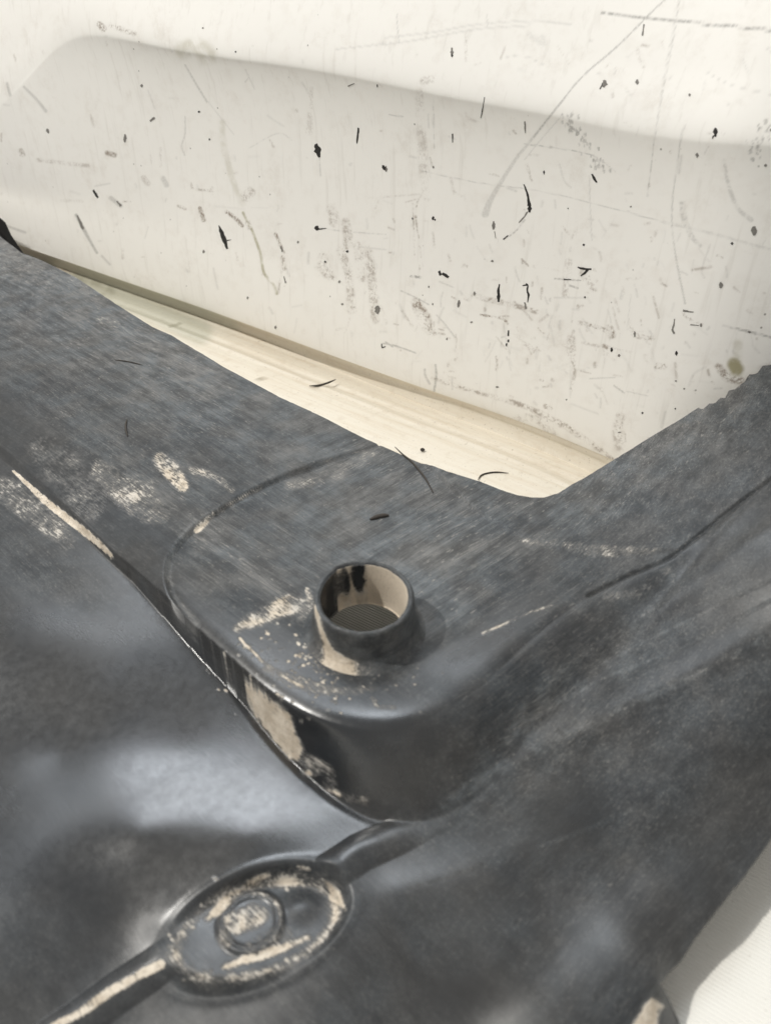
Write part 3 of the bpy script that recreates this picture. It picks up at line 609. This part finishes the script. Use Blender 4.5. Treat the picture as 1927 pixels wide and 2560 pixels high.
# vertex grid: fine where the lens sees it, coarse beyond
def axis(lo, a, b, hi, st):
    return np.concatenate([np.arange(lo, a, 14.0), np.arange(a, b, st), np.arange(b, hi, 14.0)])
gx = axis(-330, -12, 1940, 2300, 2.7); gy = axis(420, 560, 2572, 2760, 2.7)
GX, GY = np.meshgrid(gx, gy)
X, Y = unproj(GX, GY, 0.036 + 0.038*np.clip((GX-1450)/500, 0, 1.3)*np.clip((2000-GY)/1000, 0, 1))
teeth = [(1560, 1128), (1640, 1080), (1700, 1046), (1745, 1018), (1757, 1021), (1772, 1007), (1788, 1004), (1800, 992), (1815, 990), (1822, 975), (1838, 970), (1850, 960), (1862, 952), (1872, 938), (1886, 935), (1895, 930), (1905, 917), (1935, 909), (2300, 715)]
edge_px = [(-340, 395), (-150, 500), (0, 592), (60, 648), (105, 668), (200, 715), (300, 775), (380, 820), (430, 842), (460, 862), (560, 925), (700, 1000), (850, 1065), (960, 1110), (1040, 1145), (1120, 1178), (1200, 1200), (1250, 1220), (1290, 1234), (1325, 1240), (1360, 1240), (1395, 1228), (1430, 1206), (1490, 1170)] + teeth
ez = lambda p: 0.001*np.interp(p[0], [-340, 0, 430, 980, 1290, 1350, 1440, 1540, 1927, 2300], [52.5, 51.8, 50.8, 48.3, 46.8, 46.8, 48.3, 53.8, 78.8, 100.8])
edge_xy = np.array([np.array(unproj(p[0], p[1], ez(p))) for p in edge_px])
low_px = [(2290, 1618, 24), (1927, 2092, 18.7), (1878, 2160, 17.6), (1784, 2280, 16.5), (1743, 2328, 16), (1712, 2377, 15.6), (1671, 2420, 15.1), (1646, 2458, 14.6), (1652, 2472, 12.5), (1668, 2500, 9), (1682, 2528, 6), (1698, 2560, 3), (1750, 2650, 1.8), (1745, 2755, 1.6), (-340, 2755, 12)]
low_xy = plan3(low_px)[:, :2]
# refine edge with tiny nicks
ol = np.vstack([edge_xy, low_xy])
out = []
for i in range(len(ol)):
    a, b = ol[i], ol[(i+1) % len(ol)]; L = np.linalg.norm(b-a); n = max(1, int(min(L/0.0012, 120)))
    nn = np.array([-(b-a)[1], (b-a)[0]])/(L+1e-9)
    for k in range(n):
        j = random.gauss(0, 0.00006) if k else 0
        out.append(a+(b-a)*k/n + nn*j)
ol = np.array(out)
# evaluate outline distance only near the edge to save time
ins = inside(X, Y, ol)
keepf = np.zeros(X.shape, bool)
nearin = ins.copy(); nearin[1:] |= ins[:-1]; nearin[:-1] |= ins[1:]; t2 = nearin.copy(); t2[:, 1:] |= nearin[:, :-1]; t2[:, :-1] |= nearin[:, 1:]
ring = t2 & ~ins
d_, near_ = dist_poly(X[ring], Y[ring], ol, True, along=True)
X[ring] = near_[:, 0]; Y[ring] = near_[:, 1]
holed = np.hypot(X-BOSS[0], Y-BOSS[1]) < 0.0128
use = t2 & ~holed
# heights on used vertices only
Zv = np.zeros(X.shape); DT = np.ones(X.shape); DB = np.ones(X.shape); WD = np.ones(X.shape); RR = np.ones(X.shape)*9
z, dt, db, wd, rr = height(X[t2], Y[t2], True)
Zv[t2] = z; DT[t2] = dt; DB[t2] = db; WD[t2] = wd; RR[t2] = rr
vx, vy = proj(X, Y, Zv)
# --- wear masks (dust and mud on the surface; some dust blotches only tune the sheen)
dust = np.full(X.shape, 0.42); mud = np.zeros(X.shape)
flange = sstep(-0.012, -0.030, DT)
pad_in = -sdist(X, Y, pad_poly)
up = DT < 0
dust = np.where(up, 0.25 + 0.66*np.maximum(flange, 0.5*sstep(0.03, 0.06, X)), 0.29)
dust = np.where((WD < 0.002), 0.42, dust)
lowright = (~up)*sstep(950, 1150, vx+0.0*vy); dust = dust + 0.10*lowright
def blotch(arr, x, y, rx, ry, v, rot=0.0):
    c, s = math.cos(rot), math.sin(rot); u = ((vx-x)*c+(vy-y)*s)/rx; w = (-(vx-x)*s+(vy-y)*c)/ry
    arr += v*np.exp(-(u*u+w*w))
R30 = math.radians(33); L35 = math.radians(-33)
blotch(dust, 260, 700, 420, 120, .35, R30); blotch(dust, 520, 950, 300, 60, .30, R30); blotch(dust, 720, 1060, 160, 60, -.15, R30); blotch(dust, 80, 2290, 230, 120, .26); blotch(dust, 1530, 2240, 130, 70, .15); blotch(dust, 850, 1160, 200, 60, .2, R30); blotch(dust, 900, 1350, 230, 90, .25, R30)
blotch(dust, 250, 1030, 330, 60, -.35, R30); blotch(dust, 560, 1170, 90, 50, -.40, R30); blotch(dust, 620, 1290, 120, 45, -.3, R30)
blotch(dust, 560, 1440, 90, 130, .45, -.6); blotch(dust, 1120, 1490, 150, 100, .6, .6); blotch(dust, 1230, 1590, 170, 50, -.4, L35)
blotch(dust, 1350, 1180, 250, 60, .1, L35); blotch(dust, 1650, 1080, 260, 80, .15, L35); blotch(dust, 1250, 1400, 180, 80, -.1, L35)
blotch(dust, 1010, 1715, 300, 70, .22); blotch(dust, 920, 1812, 200, 30, -.30); blotch(dust, 200, 1750, 420, 220, -.38); blotch(dust, 650, 1980, 230, 110, -.30); blotch(dust, 250, 2230, 420, 200, -.4); blotch(dust, 1480, 2050, 160, 90, .1); blotch(dust, 130, 1440, 200, 70, .25, R30)
blotch(dust, 950, 1920, 200, 90, -.08); blotch(dust, 1500, 1680, 300, 60, .30, L35); blotch(dust, 1270, 1950, 240, 60, .32, L35); blotch(dust, 1700, 1800, 300, 60, .15, L35)
blotch(dust, 1420, 2040, 110, 90, -.35); blotch(dust, 1600, 2250, 220, 140, -.15); blotch(dust, 1150, 2480, 130, 80, -.3); blotch(dust, 1150, 2260, 220, 90, -.12)
blotch(dust, 1800, 2100, 120, 200, -.1, .6)
pm = lambda pts, w, v, **k: paint(mud, pts, w, v, QX=vx, QY=vy, **k)
k5 = lambda L: [(x*0.579, 1100+y*0.579) for x, y in L]
k6 = lambda L: [(600+x*0.4805, 1300+y*0.4805) for x, y in L]
k7 = lambda L: [(964+x*0.5784, 1300+y*0.5784) for x, y in L]
k8 = lambda L: [(x*0.6607, 1800+y*0.6607) for x, y in L]
k9 = lambda L: [(380+x*0.3243, 2100+y*0.3243) for x, y in L]
def mpoly(pts, v=0.95, soft=9.0):
    P = np.array(pts); m = (vx > P[:, 0].min()-10) & (vx < P[:, 0].max()+10) & (vy > P[:, 1].min()-10) & (vy < P[:, 1].max()+10) & t2
    if m.any(): mud[m] = np.maximum(mud[m], v*(1-sstep(-soft, soft, sdist(vx[m], vy[m], P))))
pm(k5([(60, 135), (120, 190), (200, 265), (300, 345), (390, 415), (485, 500)]), [4, 9, 16, 16, 18, 8], .95, soft=3)
pm(k5([(690, 80), (740, 130), (790, 200)]), [26, 40, 22], .62, soft=14); pm(k5([(430, 130), (520, 200), (600, 250), (690, 320)]), [30, 60, 80, 30], .42, soft=26)
pm(k5([(600, 240), (640, 300)]), 50, .50, soft=20); pm(k5([(30, 220), (170, 310), (300, 440)]), [50, 60, 24], .40, soft=22); pm(k5([(200, 60), (300, 160), (380, 260)]), 70, .22, soft=40)
pm(k5([(830, 130), (930, 160), (1000, 215)]), 10, .45, soft=10); pm(k5([(920, 320), (870, 370), (850, 390)]), [10, 16, 10], .65, soft=8)
pm(k5([(1130, 205), (1000, 275), (940, 310)]), [5, 7, 8], .52, soft=5); pm(k5([(1600, 60), (1520, 110), (1400, 165), (1250, 200)]), [12, 22, 18, 10], .36, soft=18)
pm(k5([(785, 770), (820, 805)]), [12, 14], .9, soft=4); pm(k5([(855, 830), (885, 880), (930, 935)]), [5, 10, 14], .85, soft=4)
mpoly(k6([(-25, 780), (0, 790), (60, 850), (180, 945), (270, 1010), (290, 1110), (332, 1190), (310, 1258), (255, 1245), (170, 1150), (60, 1010), (0, 900), (-40, 830)]), .97)
mpoly(k6([(325, 1300), (360, 1295), (395, 1330), (370, 1340), (335, 1325)]), .9); mpoly(k6([(425, 1385), (500, 1395), (550, 1440), (520, 1450), (440, 1415)]), .85)
pm(k6([(340, 1250), (440, 1300), (470, 1370)]), 24, .42, soft=14); pm(k6([(560, 1440), (650, 1460)]), 16, .4, soft=12)
pm(k6([(0, 615), (60, 680), (130, 745), (250, 828), (330, 868)]), [4, 6, 7, 6, 4], .80, soft=4); pm(k6([(150, 780), (260, 830), (430, 880), (560, 890), (700, 880)]), [20, 24, 18, 12, 8], .42, soft=12)
pm(k6([(-10, 560), (60, 525), (160, 480), (260, 440), (370, 460)]), [14, 26, 34, 44, 30], .56, soft=14); pm(k6([(350, 360), (368, 430), (385, 500)]), [10, 16, 16], .75, soft=6)
pm(k6([(330, 520), (420, 640), (520, 740)]), 20, .42, soft=14)
pm(k6([(690, 925), (720, 970), (800, 975)]), 8, .5, soft=6)
for k in range(240):
    x = random.gauss(400, 230); y = random.gauss(760, 110)
    pm(k6([(x, y), (x+random.uniform(3, 9), y+random.uniform(-3, 4))]), random.uniform(2, 6), random.uniform(.35, .72), soft=3)
pm(k7([(600, 90), (750, 100), (850, 130), (1000, 135), (1180, 130)]), [6, 8, 22, 18, 4], .40, soft=12)
pm(k7([(420, 490), (500, 455), (610, 405), (715, 368)]), [4, 6, 5, 3], .50, soft=4); pm(k7([(950, 330), (1100, 310), (1220, 220)]), 12, .22, soft=14)
pm(k8([(610, 925), (500, 980), (400, 1040), (300, 1110), (200, 1165)]), [16, 15, 18, 16, 14], .9, soft=10)
pm(k9([(430, 605), (500, 545), (620, 440), (740, 345), (900, 265)]), [6, 14, 18, 14, 4], .74, soft=14)
mpoly(k9([(1310, 300), (1390, 330), (1450, 400), (1492, 540), (1430, 505), (1370, 465), (1350, 380)]), .95); pm(k9([(1130, 205), (1210, 230)]), 8, .6, soft=4)
pm(k9([(560, 985), (700, 930), (850, 885), (1000, 830), (1200, 755)]), [4, 12, 18, 14, 4], .76, soft=14); pm(k9([(800, 850), (1000, 730)]), 40, .42, soft=18)
pm(k9([(640, 640), (760, 600), (800, 570)]), 50, .55, soft=16); pm(k9([(560, 720), (570, 780)]), 26, .5, soft=14)
lowm = mud < 0.82; mud = np.where(lowm, mud*(0.45+1.35*vnoise(vx, vy, 46, 50, 3)**1.2), mud)
ringm = np.exp(-((RR-1.0)/0.10)**2)*(WD < 0)*0.62*(0.55+0.45*np.sin(np.arctan2(Y-rc[1], X-rc[0])+0.8)); mud = np.maximum(mud, ringm); mud = np.maximum(mud, (0.22+0.72*vnoise(vx, vy, 60, 52, 2))*np.exp(-((WD+0.0016)/0.0011)**2)*t2)
for (x, y, w) in ((160, 760, 14), (240, 660, 12), (310, 670, 10), (130, 730, 8), (460, 1015, 12), (1035, 925, 14), (490, 295, 10), (1035, 375, 9), (240, 1075, 8), (380, 500, 10), (240, 740, 8)):
    pm(k9([(x, y), (x+8, y+6)]), w*.6, .6, soft=7)
c9 = lambda L: [(1527+x*0.2402, 2160+y*0.2402) for x, y in L]
mpoly(c9([(420, 1370), (480, 1400), (560, 1485), (500, 1530), (480, 1700), (200, 1700), (330, 1480)]),   .85, soft=9)
pm([(105, 672), (170, 690), (240, 740)], 16, .22, soft=12); pm(c3([(430, 480), (500, 505)]), 14, .36, soft=10); pm([(0, 640), (120, 690)], 60, .20, soft=40)
def dl(pts, w, v, soft=5, dash=None):
    tmp = np.zeros(X.shape); paint(tmp, pts, w, v, QX=vx, QY=vy, soft=soft, dash=dash); dust[...] += tmp
blotch(dust, 400, 2330, 70, 60, .35)  # added to dull a glint beside the pocket rim
dl([(620, 1240), (540, 1280), (470, 1330), (424, 1402), (432, 1480), (490, 1560)], 8, .95, soft=10)
dl([(1110, 2010), (1300, 1890), (1500, 1800), (1700, 1705), (1930, 1585)], [16, 12, 8, 6, 6], .5, soft=14, dash=18)
dl([(1270, 1850), (1340, 1730), (1450, 1640), (1600, 1550), (1680, 1440)], [16, 14, 12, 8, 6], .5, soft=16, dash=16)
dl([(1330, 1800), (1500, 1700), (1700, 1620), (1930, 1500)], 5, .4, soft=6, dash=12); dl([(1500, 1660), (1700, 1560), (1930, 1450)], 4, .35, soft=5, dash=12)
dl([(1180, 1960), (1330, 1800)], 26, .35, soft=24, dash=10); dl([(1000, 2230), (1250, 2150), (1500, 2060), (1700, 1960)], 4, .25, soft=8, dash=14)
dl([(1260, 2330), (1500, 2230), (1650, 2130)], 4, .25, soft=6, dash=14)
dust = np.clip(dust, 0.04, 1.25)
arm = sstep(-0.035, 0.05, X + 0.35*(Y))
# --- assemble mesh
idx = -np.ones(X.shape, int); idx[use] = np.arange(use.sum())
a, b, c, d = idx[:-1, :-1], idx[:-1, 1:], idx[1:, 1:], idx[1:, :-1]
insf = ins[:-1, :-1] | ins[:-1, 1:] | ins[1:, 1:] | ins[1:, :-1]
ok = (a >= 0) & (b >= 0) & (c >= 0) & (d >= 0) & insf
Fq = np.stack([a[ok], d[ok], c[ok], b[ok]], -1)
V = np.stack([X[use], Y[use], Zv[use]], -1)
shell = mesh_np('moulded_panel', V, Fq, PLASTIC, liner, {'dust': dust[use], 'mud': mud[use], 'arm': arm[use]})
# turned-down rim all round the edge, 2.4 mm thick
oz = height(ol[:, 0], ol[:, 1]); n = len(ol)
tg = np.roll(ol, -1, 0)-np.roll(ol, 1, 0); tg /= np.linalg.norm(tg, axis=1, keepdims=True)+1e-12
nin = np.stack([-tg[:, 1], tg[:, 0]], 1); test = inside(ol[:, 0]+nin[:, 0]*1e-3, ol[:, 1]+nin[:, 1]*1e-3, ol); 
if test.mean() < .5: nin = -nin
lv = [np.column_stack([ol, oz+0.00001]), np.column_stack([ol-nin*0.0003, oz-0.0004]), np.column_stack([ol-nin*0.0003, oz-0.0020]), np.column_stack([ol+nin*0.0006, oz-0.0026]), np.column_stack([ol+nin*0.004, oz-0.0027])]
z0 = np.zeros(5*n)
rimo = mesh_np('edge_rim', np.vstack(lv), grid_faces(5, n, True), PLASTIC, liner, {'dust': z0+0.35, 'mud': z0, 'arm': z0+0.3})

# boss: hollow turned tube
bz = float(height(np.array([BOSS[0]+0.0145]), np.array([BOSS[1]]))[0])
prof = [(0.0205, -0.0010), (0.0184, 0.0002), (0.0169, 0.0014), (0.0160, 0.0042), (0.0153, 0.010), (0.0150, 0.0150), (0.0147, 0.0164), (0.0142, 0.0170), (0.0136, 0.0170), (0.0131, 0.0164), (0.0129, 0.0155), (0.0126, 0.008), (0.0124, -0.001), (0.0122, -0.0018), (0.0150, -0.0019)]
pr = smooth(prof, 4)*np.array([0.960, 0.85]); NB = 180
th = np.linspace(0, 2*math.pi, NB, endpoint=False)
BX = BOSS[0] + pr[:, 0][:, None]*np.cos(th)[None]; BY = BOSS[1] + pr[:, 0][:, None]*np.sin(th)[None]; BZ = bz + np.repeat(pr[:, 1][:, None], NB, 1)
sc_ = 1+0.012*(vnoise(np.cos(th)*2+5, np.sin(th)*2+5, 1.0, 30, 2)-0.5)
BX = BOSS[0]+(BX-BOSS[0])*sc_; BY = BOSS[1]+(BY-BOSS[1])*sc_
BZ = BZ + 0.0016*(vnoise(np.cos(th)*3+9, np.sin(th)*3+9, 1.0, 31, 3)-0.5)[None]*(pr[:, 1] > 0.012)[:, None]
ta = math.radians(6)*sstep(0.0005, 0.006, BZ-bz); zr_ = BZ-bz; yr_ = BY-BOSS[1]
BY = BOSS[1] + yr_*np.cos(ta) - zr_*np.sin(ta); BZ = bz + zr_*np.cos(ta) + yr_*np.sin(ta)
nj = len(prof)*4; sect = np.arange(len(pr))
inner = (sect >= 38) & (sect <= 54); outer = sect < 26
bm = np.zeros(BX.shape); TH = np.repeat(th[None], len(pr), 0); ZR = zr_
ang = lambda a0: np.abs((TH-a0+math.pi) % (2*math.pi)-math.pi)
# inside: mud on the right and back wall
mi = sstep(1.12, 0.98, ang(math.radians(32)) + 0.10*(vnoise(TH*8, ZR*1200, 2.0, 40, 2)-0.5))*0.98
strand = 0.8*np.exp(-((TH-(1.88+ZR*6))/0.07)**2) + 0.75*np.exp(-((ZR-0.0155)/0.0022)**2)*(ang(1.85) < 0.45) + 0.85*sstep(0.006, 0.0, ZR)*(ang(1.6) < 0.75)+ 0.42*np.exp(-((TH-2.25)/0.16)**2)
mi = np.maximum(mi, strand)
mi = np.where(ang(math.radians(32)) < 0.95, mi*1.32, mi); bm = np.where(inner[:, None], np.clip(mi, 0, 1.35), bm)  # right wall mud paled further, key light put into its colour
# outside: mud smear low at the front left
ml = 0.95*np.exp(-((TH-(4.02+ -ZR*55+0.25))/0.22)**2)*(ZR < 0.016) + 0.9*np.exp(-((TH-4.30)/0.45)**2)*sstep(0.0065, 0.003, ZR)
bm = np.where(outer[:, None], np.clip(ml, 0, 1), bm)
bd = np.where(inner[:, None], 0.15, 0.35+0.9*vnoise(TH*3, ZR*500, 1.0, 60, 3))+np.zeros(BX.shape)
boss = mesh_np('boss', np.stack([BX, BY, BZ], -1).reshape(-1, 3), grid_faces(len(pr), NB, True), PLASTIC, liner, {'dust': bd, 'mud': bm, 'arm': np.full(BX.shape, .6)})
# near-black wedge at the far left end of the flange
fp = [(-170, 470), (-40, 520), (0, 556), (14, 588), (40, 628), (62, 652), (50, 660), (20, 640), (-20, 605), (-170, 520)]
f3 = np.array([[*unproj(x, y, 0.0525), 0.0525] for x, y in fp[:6]] + [[*unproj(x, y, 0.0500), 0.0500] for x, y in fp[6:]])
f3b = f3 + np.array([0.002, 0.004, -0.0012]); m = len(f3)
me = bpy.data.meshes.new('edge_wedge'); faces = [tuple(range(m)), tuple(range(2*m-1, m-1, -1))] + [(k, (k+1) % m, m+(k+1) % m, m+k) for k in range(m)]
me.from_pydata([tuple(v) for v in np.vstack([f3, f3b])], [], faces); me.update(); me.materials.append(mat_simple('matte_black', (0.006, 0.006, 0.005), (0.010, 0.009, 0.009), 1.0)); me.materials[0].node_tree.nodes['Principled BSDF'].inputs['Specular IOR Level'].default_value = 0.1
fl = bpy.data.objects.new('edge_wedge', me); scene.collection.objects.link(fl); fl.parent = liner

# ------------------------------------------------------------------ loose fibres
def on_ledge(x, y): z = 0.0126; a = unproj(x, y, z); return (float(a[0]), float(a[1]), z)
def on_part(x, y, lift=0.0003):
    z = 0.047
    for _ in range(12): q = unproj(x, y, z); z = float(height(np.array([q[0]]), np.array([q[1]]))[0])
    q = unproj(x, y, z); return (float(q[0]), float(q[1]), z+lift)
def fibre(pts, where, r, label, grp='loose fibres'):
    P = np.array([where(*p) for p in smooth(pts, 5)]); n = len(P)
    o = np.array(P[0]); rad = r*np.clip(np.minimum(np.linspace(0.35, 3, n), np.linspace(3, 0.35, n)), 0, 1)
    t = tube('fibre', P-o, rad, FIBRE); t.location = o; tag(t, label, 'fibre', grp); return t
fibre(c3([(1335, 768), (1375, 766), (1415, 755), (1450, 740)]), on_ledge, 0.00055, 'short thick dark fibre lying on the cream ledge under the white panel')
fibre(c4([(398, 968), (412, 948), (440, 938), (480, 934), (530, 938)]), on_ledge, 0.00035, 'thin curled fibre on the ledge close to the inner corner of the moulding')
fibre(c4([(40, 828), (75, 862), (110, 890), (145, 930), (175, 970), (205, 1026)]), on_part, 0.0004, 'long curved dark fibre on the black flange above the boss')
fibre([(318, 1050), (315, 1070), (320, 1092)], on_part, 0.0004, 'short upright dark fibre on the grey flange at left')
fibre([(287, 901), (320, 905), (358, 914)], on_part, 0.00025, 'thin straight hair on the grey flange at far left')
fibre([(925, 1300), (950, 1292), (972, 1290)], on_part, 0.0009, 'small dark flake stuck to the moulding just behind the boss')
p0 = on_ledge(*c4([(158, 842)])[0])
gr = tube('grit_grain', [(-.0009, 0, 0.0002), (-.0006, 0.0001, 0.0005), (0.0001, 0, 0.0007), (0.0008, 0.0001, 0.0005), (0.0011, 0, 0.0002)], [.0002, .0007, .0009, .0006, .0002], FIBRE, n=8)
gr.location = p0; tag(gr, 'single black grain of grit on the ledge beside the moulding edge', 'grit')
